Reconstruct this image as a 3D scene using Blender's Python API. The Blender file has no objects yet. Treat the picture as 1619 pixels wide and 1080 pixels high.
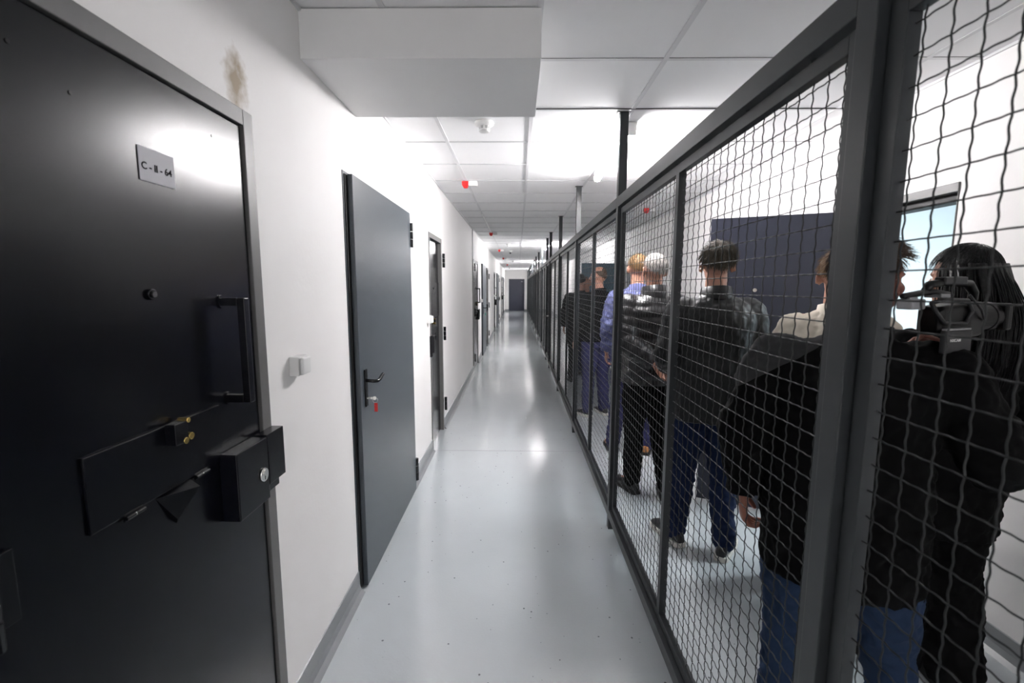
import bpy, bmesh, math, random
from mathutils import Vector, Matrix, noise
R = math.radians
PI = math.pi
C = bpy.context.scene.collection
random.seed(7)

# ------------------------------------------------------------------ camera, world, exposure
sc = bpy.context.scene
cam_d = bpy.data.cameras.new('camera')
cam = bpy.data.objects.new('camera', cam_d); C.objects.link(cam)
FPX = 708.0
cam_d.sensor_fit = 'HORIZONTAL'; cam_d.sensor_width = 36.0
cam_d.lens = 36.0 * FPX / 1619.0
cam_d.clip_start = 0.05; cam_d.clip_end = 100
PITCH, YAW, ROLL = 0.122, 0.0125, -0.0027
cam.matrix_world = (Matrix.Translation((0, 0, 1.62)) @ Matrix.Rotation(YAW, 4, 'Z') @
                    Matrix.Rotation(PI/2 - PITCH, 4, 'X') @ Matrix.Rotation(-ROLL, 4, 'Z'))
cam_d.dof.use_dof = True; cam_d.dof.focus_distance = 2.6; cam_d.dof.aperture_fstop = 4.0
sc.camera = cam
sc.view_settings.view_transform = 'Standard'; sc.view_settings.look = 'None'
sc.view_settings.gamma = 1.0; sc.view_settings.use_curve_mapping = False
sc.view_settings.exposure = 2.62
w = bpy.data.worlds.new('world'); sc.world = w; w.use_nodes = True
w.node_tree.nodes['Background'].inputs[0].default_value = (0.9, 0.95, 1, 1)
w.node_tree.nodes['Background'].inputs[1].default_value = 0.02
LAMP = 50.0        # strength of the corridor luminaires
CELL_LAMP = 11.0

# ------------------------------------------------------------------ materials
def mat(name, col, rough=0.5, metal=0.0, noise_amt=0.0, nscale=20, bump=0.0, bscale=100, coat=0.0, emit=None, spec=0.5, sss=0.0, sheen=0.0):
    m = bpy.data.materials.new(name); m.use_nodes = True
    nt = m.node_tree; b = nt.nodes['Principled BSDF']
    b.inputs['Base Color'].default_value = (*col, 1); b.inputs['Roughness'].default_value = rough
    b.inputs['Metallic'].default_value = metal; b.inputs['Coat Weight'].default_value = coat
    b.inputs['Specular IOR Level'].default_value = spec
    if sss: b.inputs['Subsurface Weight'].default_value = sss; b.inputs['Subsurface Radius'].default_value = (0.01, 0.004, 0.002)
    if sheen: b.inputs['Sheen Weight'].default_value = sheen
    tc = nt.nodes.new('ShaderNodeTexCoord')
    if noise_amt:
        n = nt.nodes.new('ShaderNodeTexNoise'); n.inputs['Scale'].default_value = nscale; n.inputs['Detail'].default_value = 4
        nt.links.new(tc.outputs['Object'], n.inputs['Vector'])
        mr = nt.nodes.new('ShaderNodeMapRange'); mr.inputs[3].default_value = 1 - noise_amt; mr.inputs[4].default_value = 1 + noise_amt
        nt.links.new(n.outputs['Fac'], mr.inputs[0])
        mx = nt.nodes.new('ShaderNodeVectorMath'); mx.operation = 'SCALE'; mx.inputs[0].default_value = col
        nt.links.new(mr.outputs[0], mx.inputs['Scale']); nt.links.new(mx.outputs[0], b.inputs['Base Color'])
    if bump:
        n2 = nt.nodes.new('ShaderNodeTexNoise'); n2.inputs['Scale'].default_value = bscale; n2.inputs['Detail'].default_value = 3
        nt.links.new(tc.outputs['Object'], n2.inputs['Vector'])
        bp = nt.nodes.new('ShaderNodeBump'); bp.inputs['Strength'].default_value = bump; bp.inputs['Distance'].default_value = 0.002
        nt.links.new(n2.outputs['Fac'], bp.inputs['Height']); nt.links.new(bp.outputs[0], b.inputs['Normal'])
    if emit:
        b.inputs['Emission Color'].default_value = (*emit[0], 1); b.inputs['Emission Strength'].default_value = emit[1]
    return m

M = {}
M['ceil'] = mat('ceiling_tile', (0.90, 0.90, 0.905), 0.8, noise_amt=0.02, nscale=3)
M['tbar'] = mat('ceiling_bar', (0.72, 0.72, 0.73), 0.5)
M['gap'] = mat('shadow_gap', (0.06, 0.06, 0.06), 0.9)
M['board'] = mat('painted_board', (0.82, 0.815, 0.81), 0.7, noise_amt=0.03, nscale=5)
M['base'] = mat('grey_skirting_paint', (0.23, 0.24, 0.25), 0.35, noise_amt=0.08, nscale=8)
M['fence'] = mat('dark_grey_powder_coat', (0.036, 0.040, 0.044), 0.38, spec=0.35, noise_amt=0.1, nscale=15)
M['wire'] = mat('black_wire', (0.018, 0.020, 0.021), 0.35, spec=0.35)
M['black_door'] = mat('black_blue_door_paint', (0.0026, 0.0030, 0.0052), 0.24, noise_amt=0.12, nscale=6, bump=0.05, bscale=250, spec=0.30)
M['black_metal'] = mat('black_metal', (0.003, 0.0033, 0.005), 0.26, spec=0.4)
M['steel_frame'] = mat('grey_door_frame', (0.12, 0.118, 0.115), 0.45, noise_amt=0.1, nscale=12)
M['grey_door'] = mat('anthracite_door_paint', (0.055, 0.066, 0.078), 0.36, bump=0.5, bscale=170, coat=0.05)
M['navy_door'] = mat('navy_door_paint', (0.026, 0.029, 0.048), 0.45, noise_amt=0.08, nscale=5)
M['teal_door'] = mat('blue_grey_door_paint', (0.09, 0.16, 0.21), 0.45)
M['rubber'] = mat('black_rubber', (0.006, 0.006, 0.007), 0.6)
M['plaque'] = mat('silver_plate', (0.42, 0.42, 0.45), 0.5, spec=0.3)
M['ink'] = mat('dark_ink', (0.012, 0.012, 0.014), 0.8, spec=0.1)
M['brass'] = mat('brass', (0.75, 0.55, 0.18), 0.25, metal=1)
M['chrome'] = mat('chrome', (0.75, 0.74, 0.70), 0.2, metal=1)
M['white_plastic'] = mat('white_plastic', (0.74, 0.74, 0.73), 0.4)
M['grey_plastic'] = mat('grey_plastic', (0.5, 0.5, 0.5), 0.4)
M['red'] = mat('red_plastic', (0.65, 0.02, 0.02), 0.3)
M['green'] = mat('green_plastic', (0.02, 0.45, 0.25), 0.4)
M['diffuser'] = mat('lit_diffuser', (0.9, 0.9, 0.9), 0.4, emit=((1.0, 0.975, 0.985), LAMP))
M['cell_diffuser'] = mat('lit_cell_diffuser', (0.9, 0.9, 0.9), 0.4, emit=((0.88, 0.96, 1.0), CELL_LAMP))
M['cell_wall'] = mat('pale_blue_wall_paint', (0.72, 0.785, 0.81), 0.7)
M['tile_seam'] = mat('floor_seam', (0.2, 0.21, 0.22), 0.3)

def wall_mat(stained):
    m = mat('stained_white_wall_paint' if stained else 'white_wall_paint', (0.80, 0.785, 0.775), 0.6, bump=0.25, bscale=60)
    nt = m.node_tree; b = nt.nodes['Principled BSDF']
    tc = nt.nodes.new('ShaderNodeTexCoord')
    # water stain above the near door corner, a patch with its own shape
    mp = nt.nodes.new('ShaderNodeMapping')
    mp.inputs['Location'].default_value = (0, -1.405 / 0.046, -2.225 / 0.080)
    mp.inputs['Scale'].default_value = (1.0, 1 / 0.046, 1 / 0.080)
    nt.links.new(tc.outputs['Object'], mp.inputs[0])
    sep = nt.nodes.new('ShaderNodeSeparateXYZ'); nt.links.new(mp.outputs[0], sep.inputs[0])
    cmb = nt.nodes.new('ShaderNodeCombineXYZ')
    nt.links.new(sep.outputs[1], cmb.inputs[1]); nt.links.new(sep.outputs[2], cmb.inputs[2])
    ln = nt.nodes.new('ShaderNodeVectorMath'); ln.operation = 'LENGTH'; nt.links.new(cmb.outputs[0], ln.inputs[0])
    n = nt.nodes.new('ShaderNodeTexNoise'); n.inputs['Scale'].default_value = 28; n.inputs['Detail'].default_value = 8
    nt.links.new(tc.outputs['Object'], n.inputs['Vector'])
    ad = nt.nodes.new('ShaderNodeMath'); ad.operation = 'MULTIPLY_ADD'; ad.inputs[1].default_value = 1.5
    nt.links.new(n.outputs['Fac'], ad.inputs[0]); nt.links.new(ln.outputs['Value'], ad.inputs[2])
    rp = nt.nodes.new('ShaderNodeValToRGB')
    rp.color_ramp.elements[0].position = 0.38; rp.color_ramp.elements[0].color = (1, 1, 1, 1)
    rp.color_ramp.elements[1].position = 0.66; rp.color_ramp.elements[1].color = (0, 0, 0, 1)
    dv = nt.nodes.new('ShaderNodeMath'); dv.operation = 'MULTIPLY'; dv.inputs[1].default_value = 0.32
    nt.links.new(ad.outputs[0], dv.inputs[0]); nt.links.new(dv.outputs[0], rp.inputs[0])
    n3 = nt.nodes.new('ShaderNodeTexNoise'); n3.inputs['Scale'].default_value = 2.5; n3.inputs['Detail'].default_value = 5
    nt.links.new(tc.outputs['Object'], n3.inputs['Vector'])
    r3 = nt.nodes.new('ShaderNodeValToRGB')
    r3.color_ramp.elements[0].color = (0.80, 0.785, 0.775, 1); r3.color_ramp.elements[1].color = (0.87, 0.86, 0.85, 1)
    nt.links.new(n3.outputs['Fac'], r3.inputs[0])
    mx = nt.nodes.new('ShaderNodeMix'); mx.data_type = 'RGBA'
    mx.inputs[0].default_value = 0.0
    if stained: nt.links.new(rp.outputs[0], mx.inputs[0])
    nt.links.new(r3.outputs[0], mx.inputs[6])
    mx.inputs[7].default_value = (0.34, 0.27, 0.18, 1)
    nt.links.new(mx.outputs[2], b.inputs['Base Color'])
    return m
M['wall'] = wall_mat(False); M['wall_stained'] = wall_mat(True)

def floor_mat():
    m = mat('grey_epoxy_floor', (0.42, 0.45, 0.47), 0.16, coat=0.6)
    nt = m.node_tree; b = nt.nodes['Principled BSDF']
    b.inputs['Coat Roughness'].default_value = 0.08
    tc = nt.nodes.new('ShaderNodeTexCoord')
    v = nt.nodes.new('ShaderNodeTexVoronoi'); v.inputs['Scale'].default_value = 26; nt.links.new(tc.outputs['Object'], v.inputs['Vector'])
    n = nt.nodes.new('ShaderNodeTexNoise'); n.inputs['Scale'].default_value = 3.0; n.inputs['Detail'].default_value = 2; nt.links.new(tc.outputs['Object'], n.inputs['Vector'])
    # speck radius differs per cell: only some cells carry a chip
    sp = nt.nodes.new('ShaderNodeSeparateColor'); nt.links.new(v.outputs['Color'], sp.inputs[0])
    pw = nt.nodes.new('ShaderNodeMath'); pw.operation = 'POWER'; pw.inputs[1].default_value = 3.0; nt.links.new(sp.outputs[0], pw.inputs[0])
    ml = nt.nodes.new('ShaderNodeMath'); ml.operation = 'MULTIPLY'; ml.inputs[1].default_value = 0.135; nt.links.new(pw.outputs[0], ml.inputs[0])
    ls = nt.nodes.new('ShaderNodeMath'); ls.operation = 'LESS_THAN'; nt.links.new(v.outputs['Distance'], ls.inputs[0]); nt.links.new(ml.outputs[0], ls.inputs[1])
    r = nt.nodes.new('ShaderNodeValToRGB')
    r.color_ramp.elements[0].color = (0.44, 0.475, 0.495, 1); r.color_ramp.elements[1].color = (0.49, 0.525, 0.545, 1)
    nt.links.new(n.outputs['Fac'], r.inputs[0])
    mx = nt.nodes.new('ShaderNodeMix'); mx.data_type = 'RGBA'
    nt.links.new(ls.outputs[0], mx.inputs[0]); nt.links.new(r.outputs[0], mx.inputs[6]); mx.inputs[7].default_value = (0.13, 0.14, 0.15, 1)
    nt.links.new(mx.outputs[2], b.inputs['Base Color'])
    n2 = nt.nodes.new('ShaderNodeTexNoise'); n2.inputs['Scale'].default_value = 90; n2.inputs['Detail'].default_value = 2; nt.links.new(tc.outputs['Object'], n2.inputs['Vector'])
    n4 = nt.nodes.new('ShaderNodeTexNoise'); n4.inputs['Scale'].default_value = 4; n4.inputs['Detail'].default_value = 2; nt.links.new(tc.outputs['Object'], n4.inputs['Vector'])
    ad = nt.nodes.new('ShaderNodeMath'); ad.operation = 'MULTIPLY_ADD'; ad.inputs[1].default_value = 3.0
    nt.links.new(n4.outputs['Fac'], ad.inputs[0]); nt.links.new(n2.outputs['Fac'], ad.inputs[2])
    bp = nt.nodes.new('ShaderNodeBump'); bp.inputs['Strength'].default_value = 0.10; bp.inputs['Distance'].default_value = 0.004
    nt.links.new(ad.outputs[0], bp.inputs['Height']); nt.links.new(bp.outputs[0], b.inputs['Normal'])
    nt.links.new(bp.outputs[0], b.inputs['Coat Normal'])
    return m
M['floor'] = floor_mat()

# ------------------------------------------------------------------ mesh helpers
class MB:
    def __init__(s): s.v = []; s.f = []
    def add(s, vs, fs):
        k = len(s.v); s.v += [tuple(p) for p in vs]; s.f += [tuple(i + k for i in f) for f in fs]; return s
    def box(s, x0, x1, y0, y1, z0, z1):
        return s.add([(x0,y0,z0),(x1,y0,z0),(x1,y1,z0),(x0,y1,z0),(x0,y0,z1),(x1,y0,z1),(x1,y1,z1),(x0,y1,z1)],
                     [(0,3,2,1),(4,5,6,7),(0,1,5,4),(1,2,6,5),(2,3,7,6),(3,0,4,7)])
    def loft(s, rings, cap=True):
        n = len(rings[0]); vs = [p for r in rings for p in r]; fs = []
        for i in range(len(rings) - 1):
            for j in range(n):
                a = i*n + j; b = i*n + (j+1) % n
                fs.append((a, b, b + n, a + n))
        if cap:
            fs.append(tuple(reversed(range(n)))); fs.append(tuple(range((len(rings)-1)*n, len(rings)*n)))
        return s.add(vs, fs)
    def tube(s, pts, rad, n=10, flat=1.0, up=None, round_ends=False):
        pts = [Vector(p) for p in pts]
        if not isinstance(rad, (list, tuple)): rad = [rad] * len(pts)
        rad = list(rad)
        if round_ends:
            a = (pts[0] - pts[1]).normalized(); b = (pts[-1] - pts[-2]).normalized()
            r0, r1 = rad[0], rad[-1]
            pts = [pts[0] + a*r0*0.9, pts[0] + a*r0*0.6] + pts + [pts[-1] + b*r1*0.6, pts[-1] + b*r1*0.9]
            rad = [r0*0.4, r0*0.8] + rad + [r1*0.8, r1*0.4]
        rings = []; u = None
        for i, p in enumerate(pts):
            d = (pts[min(i+1, len(pts)-1)] - pts[max(i-1, 0)]).normalized()
            if u is None:
                u = Vector(up) if up else (Vector((0, 0, 1)) if abs(d.z) < 0.9 else Vector((0, 1, 0)))
            u = (u - d * u.dot(d)).normalized(); v = d.cross(u)
            rings.append([p + (v*math.cos(2*PI*k/n) + u*math.sin(2*PI*k/n)*flat) * rad[i] for k in range(n)])
        return s.loft(rings)
    def cyl(s, c, axis, r, h, n=20, r2=None):
        c = Vector(c); a = Vector(axis).normalized()
        return s.tube([c, c + a*h], [r, r if r2 is None else r2], n)
    def ell(s, c, r, n=20, m=12, rot=None):
        rings = []; c = Vector(c)
        for i in range(m + 1):
            t = PI * (i + 0.02 if i == 0 else (i - 0.02 if i == m else i)) / m
            ring = []
            for k in range(n):
                p = Vector((r[0]*math.sin(t)*math.cos(2*PI*k/n), r[1]*math.sin(t)*math.sin(2*PI*k/n), -r[2]*math.cos(t)))
                if rot: p = rot @ p
                ring.append(c + p)
            rings.append(ring)
        return s.loft(rings)
    def prism(s, poly, d):          # poly: list of 3-D points, d: extrusion vector
        n = len(poly); d = Vector(d)
        vs = [Vector(p) for p in poly] + [Vector(p) + d for p in poly]
        fs = [tuple(range(n))[::-1], tuple(range(n, 2*n))] + [(i, (i+1) % n, (i+1) % n + n, i + n) for i in range(n)]
        return s.add(vs, fs)
    def mesh(s, name, m, smooth=False):
        me = bpy.data.meshes.new(name); me.from_pydata(s.v, [], s.f); me.update()
        bm = bmesh.new(); bm.from_mesh(me); bmesh.ops.recalc_face_normals(bm, faces=bm.faces); bm.to_mesh(me); bm.free()
        if smooth:
            for p in me.polygons: p.use_smooth = True
        me.materials.append(m)
        return me
    def build(s, name, m, parent=None, smooth=False, bevel=0, origin=None):
        o = bpy.data.objects.new(name, s.mesh(name, m, smooth)); C.objects.link(o)
        if parent: o.parent = parent
        if bevel:
            b = o.modifiers.new('bevel', 'BEVEL'); b.width = bevel; b.segments = 2; b.limit_method = 'ANGLE'
        return o

def tag(o, label=None, cat=None, group=None, kind=None):
    if label: o['label'] = label
    if cat: o['category'] = cat
    if group: o['group'] = group
    if kind: o['kind'] = kind
    return o
def empty(name, loc=(0, 0, 0), **k):
    o = bpy.data.objects.new(name, None); C.objects.link(o); o.location = loc; o.empty_display_size = 0.1
    return tag(o, **k)
def copy_tree(o, parent=None):
    c = o.copy(); C.objects.link(c)
    if parent: c.parent = parent
    for ch in list(o.children): copy_tree(ch, c)
    return c

# ------------------------------------------------------------------ the shell
XL, XR, H, YN, YF = -0.84, 2.14, 2.67, -6.0, 30.0
def slab(name, box, m, label, cat, bevel=0):
    return tag(MB().box(*box).build(name, m, bevel=bevel), label, cat, kind='structure')
slab('floor', (XL - 0.3, 4.9, YN, YF + 0.2, -0.1, 0), M['floor'], 'glossy light grey speckled epoxy floor of the corridor', 'floor')
slab('ceiling', (XL - 0.3, 4.9, YN, YF + 0.2, H, H + 0.1), M['ceil'], 'white suspended tile ceiling over the corridor', 'ceiling')

def wall_with_openings(name, xa, xb, opens, label, m=None):
    mb = MB(); y = YN
    for (a, b, zt) in opens:
        mb.box(xa, xb, y, a, 0, H); mb.box(xa, xb, a, b, zt, H); y = b
    mb.box(xa, xb, y, YF, 0, H)
    return tag(mb.build(name, m or M['wall']), label, 'wall', kind='structure')
# left doors: (kind, y0, y1, top)
LD = [('cell', 0.575, 1.465, 2.15), ('grey', 2.20, 3.42, 2.17), ('cellfar', 4.26, 4.97, 2.13), ('cell', 8.50, 9.45, 2.13), ('grey', 10.35, 11.55, 2.15),
      ('cellfar', 12.0, 12.75, 2.13), ('cell', 15.8, 16.7, 2.13), ('grey', 17.6, 18.7, 2.15), ('cellfar', 19.3, 20.1, 2.13),
      ('cell', 23.0, 23.9, 2.13), ('grey', 25.0, 26.1, 2.15)]
wall_with_openings('wall_left', XL - 0.25, XL, [(a, b, z) for _, a, b, z in LD], 'long white painted wall with steel doors, left side of the corridor', M['wall_stained'])
RD = [(2.27, 3.00, 2.13), (9.0, 9.9, 2.13)]
wall_with_openings('wall_right', XR, XR + 0.2, RD, 'white painted wall behind the people, right side of the corridor')
mb = MB(); DE = (-0.60, 0.44, 2.12)
mb.box(XL - 0.3, DE[0], YF, YF + 0.2, 0, H); mb.box(DE[1], XR + 0.2, YF, YF + 0.2, 0, H); mb.box(DE[0], DE[1], YF, YF + 0.2, DE[2], H)
tag(mb.build('wall_far', M['wall']), 'white end wall at the far end of the corridor', 'wall', kind='structure')
slab('wall_near', (XL - 0.3, XR + 0.2, YN - 0.1, YN, 0, H), M['wall'], 'white wall closing the corridor behind the viewer', 'wall')

# the cell behind the open doorway on the right
mb = MB()
mb.box(4.6, 4.7, 0.8, 4.6, 0, H); mb.box(XR + 0.2, 4.6, 0.7, 0.8, 0, H); mb.box(XR + 0.2, 4.6, 4.6, 4.7, 0, H)
tag(mb.build('wall_cell', M['cell_wall']), 'pale blue walls of the bright room seen through the open doorway', 'wall', kind='structure')
mb = MB().box(XR + 0.2, 4.6, 9.6, 9.7, 0, H).box(XR + 0.2, 4.6, 8.6, 8.7, 0, H).box(3.4, 3.5, 8.7, 9.6, 0, H)
tag(mb.build('wall_niche', M['cell_wall']), 'pale walls of the room behind the open blue grey door', 'wall', kind='structure')
t = empty('ceiling_light', (3.4, 2.6, H), label='lit ceiling light inside the pale blue room on the right', cat='light')
MB().box(-0.62, 0.62, -0.16, 0.16, -0.03, -0.001).build('housing', M['white_plastic'], t, bevel=0.004)
MB().box(-0.6, 0.6, -0.14, 0.14, -0.05, -0.031).build('diffuser', M['cell_diffuser'], t)

# ceiling grid
mb = MB()
for k in range(-1, 4):
    x = 0.081 + 0.6*k
    mb.box(x - 0.012, x + 0.012, YN, YF, H - 0.0035, H - 0.0005)
tag(mb.build('trim_1', M['tbar']), 'long light grey ceiling grid bars running down the corridor', 'ceiling grid', kind='structure')
mb = MB(); y = 2.23 - 0.6*13
while y < YF:
    mb.box(XL, XR, y - 0.0105, y + 0.0105, H - 0.0030, H - 0.0004); y += 0.6
tag(mb.build('trim_2', M['tbar']), 'cross bars of the ceiling grid between tiles', 'ceiling grid', kind='structure')
mb = MB(); y = 2.23 - 0.6*13; k = 0
while y < YF:
    mb.box(XL, XR, y - 0.0125, y - 0.0105, H - 0.0012, H - 0.0002); y += 0.6
mb.box(0.095, XR, 2.807, 2.817, H - 0.004, H - 0.0002)
tag(mb.build('trim_3', M['gap']), 'thin dark shadow gaps along the ceiling tiles', 'ceiling grid', kind='structure')
mb = MB().box(XL, XL + 0.012, YN, YF, H - 0.012, H - 0.0005).box(XR - 0.012, XR, YN, YF, H - 0.012, H - 0.0005)
tag(mb.build('trim_4', M['tbar']), 'narrow edge strips where the ceiling meets the walls', 'ceiling grid', kind='structure')
# boxed-in soffit
slab('trim_5', (XL, 0.086, 1.83, 2.43, 2.487, H - 0.004), M['board'], 'boxed white soffit crossing the ceiling above the left side', 'soffit', bevel=0.002)
# skirting
def skirting(name, x0, x1, opens, label):
    mb = MB(); y = YN
    for a, b in opens + [(YF, YF)]:
        if a > y:
            s = 1 if x1 > x0 else -1
            mb.prism([(x0, y, 0), (x0 + s*0.035, y, 0), (x0 + s*0.014, y, 0.018), (x0 + s*0.006, y, 0.045), (x0 + s*0.005, y, 0.115), (x0, y, 0.118)], (0, a - y, 0))
        y = b
    tag(mb.build(name, M['base']), label, 'skirting', kind='structure')
skirting('baseboard_left', XL, XL + 1, [(a, b) for _, a, b, _ in LD], 'grey coved skirting along the left wall')
skirting('baseboard_right', XR, XR - 1, [(a, b) for a, b, _ in RD], 'grey coved skirting along the right wall')
mb = MB().box(XL, DE[0] - 0.0, YF - 0.008, YF, 0, 0.11).box(DE[1], XR, YF - 0.008, YF, 0, 0.11)
tag(mb.build('baseboard_far', M['base']), 'grey skirting on the end wall', 'skirting', kind='structure')
tag(MB().box(XL, XR, 4.28, 4.286, -0.001, 0.0006).build('trim_6', M['tile_seam']), 'thin cross seam in the epoxy floor', 'floor joint', kind='structure')
tag(MB().box(XL, XL + 0.012, 8.35, 8.39, 0.12, H - 0.013).build('trim_7', M['steel_frame']), 'narrow grey vertical joint strip in the left wall', 'joint strip', kind='structure')

# ------------------------------------------------------------------ door fittings (built on a wall facing +x, surface at x = 0)
def hinge(par, y, z, m, L=0.17, r=0.014, off=0.018, wide_=0.012):
    o = MB().box(0, 0.006, y - 0.03, y + wide_, z - L*0.42, z + L*0.42).build('hinge', m, par, bevel=0.001)
    mb = MB()
    for a, b in ((-0.5, -0.17), (-0.15, 0.15), (0.17, 0.5)):
        mb.cyl((off, y, z + a*L), (0, 0, 1), r, (b - a)*L, 14)
    mb.build('knuckle', m, o, smooth=False, bevel=0.002)
    MB().cyl((off, y, z - 0.16*L), (0, 0, 1), r*0.8, 0.32*L, 12).build('pin', M['chrome'], o)
    return o
def pull_bar(par, y, z0, z1, m, out=0.062, t=0.011):
    # bracket handle: two arms out of the leaf and an upright between
    h = MB().box(out - t, out + t, y - t, y + t, z0 - t, z1 + t).build('handle', m, par, bevel=0.002)
    mb = MB()
    for z in (z0, z1): mb.box(0, out - t, y - t, y + t, z - t, z + t)
    mb.build('arm', m, h, bevel=0.001)
    mb = MB()
    for z in (z0, z1): mb.cyl((0, y, z), (1, 0, 0), 0.019, 0.005, 16)
    mb.build('mounting_plate', m, h)
    return h
def text(par, s, size, loc, rot, m, name='lettering'):
    cu = bpy.data.curves.new(name, 'FONT'); cu.body = s; cu.size = size; cu.align_x = 'CENTER'; cu.align_y = 'CENTER'
    cu.extrude = 0.0003; cu.offset = size*0.012
    tmp = bpy.data.objects.new(name, cu); C.objects.link(tmp); bpy.context.view_layer.update()
    me = bpy.data.meshes.new_from_object(tmp.evaluated_get(bpy.context.evaluated_depsgraph_get()))
    bpy.data.objects.remove(tmp); me.materials.clear(); me.materials.append(m)
    o = bpy.data.objects.new(name, me); C.objects.link(o)
    o.parent = par; o.location = loc; o.rotation_euler = rot
    return o

def cell_door(n, y0, y1, ztop, label, far_hinge=False, plaque=None, recess=0.004, detail=True):
    root = tag(empty('door_%d' % n, (XL, (y0 + y1)/2, 0)), label, 'door', kind='structure')
    W = (y1 - y0)/2; f = 0.048; bm_ = M['black_metal']
    s = -1 if far_hinge else 1           # +1: hinges on the near side, lock on the far side
    mb = MB()
    mb.prism([(-0.2, -W, 0), (0.006, -W, 0), (0.006, -W + f, 0), (-0.2, -W + f, 0)], (0, 0, ztop))
    mb.prism([(-0.2, W, 0), (0.006, W, 0), (0.006, W - f, 0), (-0.2, W - f, 0)], (0, 0, ztop))
    mb.box(-0.2, 0.006, -W + f, W - f, ztop - f, ztop)
    mb.build('door_frame', M['steel_frame'], root, bevel=0.002)
    a, b, zt = -W + f + 0.003, W - f - 0.003, ztop - f - 0.003
    leaf = MB().box(-0.06 - recess, -recess, a, b, 0.012, zt).build('leaf', M['black_door'], root, bevel=0.003)
    L = empty('fittings'); bpy.data.objects.remove(L)
    x0 = -recess
    OFF = -0.0375 if plaque else 0.0
    def at(yy): return s*(yy + OFF)              # measured from the middle, positive to the lock side
    def bx(name, xa, xb, ya, yb, za, zb, m, par=leaf, bev=0.002):
        ya, yb = sorted((at(ya), at(yb)))
        return MB().box(x0 + xa, x0 + xb, ya, yb, za, zb).build(name, m, par, bevel=bev)
    # peephole
    yp = 0.04 if not far_hinge else 0.0
    p = MB().cyl((x0, at(yp), 1.60), (1, 0, 0), 0.013, 0.008, 18).build('peephole', bm_, leaf, bevel=0.002)
    MB().cyl((x0 + 0.008, at(yp), 1.60), (1, 0, 0), 0.007, 0.004, 12).build('lens', M['rubber'], p)
    # pull handle
    if not far_hinge:
        h = pull_bar(leaf, at(0.285), 1.295, 1.575, bm_); h.location.x = x0
    # food hatch
    hf = bx('hatch', 0.0005, 0.007, -0.165, 0.235, 1.13, 1.288, M['black_door'], bev=0.0015)
    def sub(xa, xb, ya, yb, za, zb, name, m): return bx(name, xa, xb, ya, yb, za, zb, m, hf, 0.0015)
    for yy in (-0.068, 0.142):
        hg = MB(); hg.cyl((x0 + 0.012, at(yy) - 0.024, 1.126), (0, 1, 0), 0.005, 0.022, 10); hg.cyl((x0 + 0.012, at(yy) + 0.002, 1.126), (0, 1, 0), 0.005, 0.022, 10)
        hg.box(x0 + 0.005, x0 + 0.010, at(yy) - 0.024, at(yy) + 0.024, 1.118, 1.134)
        hg.build('hinge', M['black_metal'], hf, bevel=0.001)
        MB().cyl((x0 + 0.012, at(yy) - 0.006, 1.126), (0, 1, 0), 0.0035, 0.010, 10).build('pin', M['chrome'], hf)
    la = sub(0.0072, 0.034, 0.035, 0.075, 1.24, 1.292, 'latch', bm_)
    MB().box(x0 + 0.012, x0 + 0.030, at(0.078), at(0.093), 1.288, 1.296).build('brass_tip', M['brass'], la) if False else None
    for (yy, zz, rr) in ((0.066, 1.244, 0.008), (0.084, 1.250, 0.009), (0.078, 1.292, 0.006)):
        MB().cyl((x0 + 0.010, at(yy), zz), (1, 0, 0), rr, 0.026, 14).build('brass_screw', M['brass'], hf, bevel=0.001)
    # folded triangular pull below the hatch
    w_ = [(x0, at(0.0), 1.125), (x0, at(0.105), 1.130), (x0, at(0.055), 1.035)]
    tipz = [(x0 + 0.045, at(0.075), 1.122)]
    mb = MB().add([w_[0], w_[1], w_[2], (x0 + 0.045, at(0.085), 1.118), (x0 + 0.012, at(0.045), 1.05)],
                  [(0, 1, 3), (0, 3, 4), (0, 4, 2), (1, 2, 4), (1, 4, 3), (0, 2, 1)])
    mb.build('hatch_pull', bm_, leaf)
    # lock box with cylinder, and strike box on the frame
    lb = bx('lock_box', 0.0005, 0.052, 0.222, 0.378, 0.945, 1.145, M['black_door'], bev=0.003)
    c = MB().cyl((x0 + 0.052, at(0.345), 1.035), (1, 0, 0), 0.021, 0.006, 24).build('lock_cylinder', M['chrome'], lb, smooth=False, bevel=0.002)
    MB().cyl((x0 + 0.058, at(0.345), 1.041), (1, 0, 0), 0.0085, 0.003, 16).build('keyway', M['chrome'], lb)
    MB().box(x0 + 0.0578, x0 + 0.0585, at(0.345) - 0.002, at(0.345) + 0.002, 1.020, 1.036).build('key_slot', M['rubber'], lb)
    if abs(W) > 0.42 or True:
        e = W - 0.002 - OFF
        sb = MB(); ya, yb = sorted((at(0.382), at(e)))
        sb.box(0.0065, 0.046, ya, yb, 0.985, 1.150)
        sb.box(0.0065, 0.022, ya, yb, 0.945, 0.985)
        sb.build('strike_box', M['black_door'], root, bevel=0.002)
    # hinges
    yh = -W + f - 0.002 if not far_hinge else W - 0.01
    for z in ((1.125, 0.25, 1.98) if not far_hinge else (0.30, 1.10, 1.90)):
        hh = hinge(leaf, -abs(yh) if not far_hinge else abs(yh), z, bm_, L=0.15, r=0.015, off=0.028, wide_=0.012 if far_hinge else 0.062)
    if far_hinge:
        MB().box(x0 + 0.0005, x0 + 0.006, -W + f + 0.01, W - f - 0.01, 1.30, 1.66).build('panel', M['black_door'], leaf, bevel=0.002)
        st = MB().box(x0 + 0.001, x0 + 0.018, -W + f + 0.012, -W + f + 0.03, 0.86, 1.08)
        st.build('lock_strip', M['chrome'], leaf)
        mb = MB()
        for i in range(9): mb.box(x0 + 0.0182, x0 + 0.020, -W + f + 0.014, -W + f + 0.028, 0.87 + i*0.023, 0.882 + i*0.023)
        mb.build('strip_slot', M['rubber'], leaf)
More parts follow.
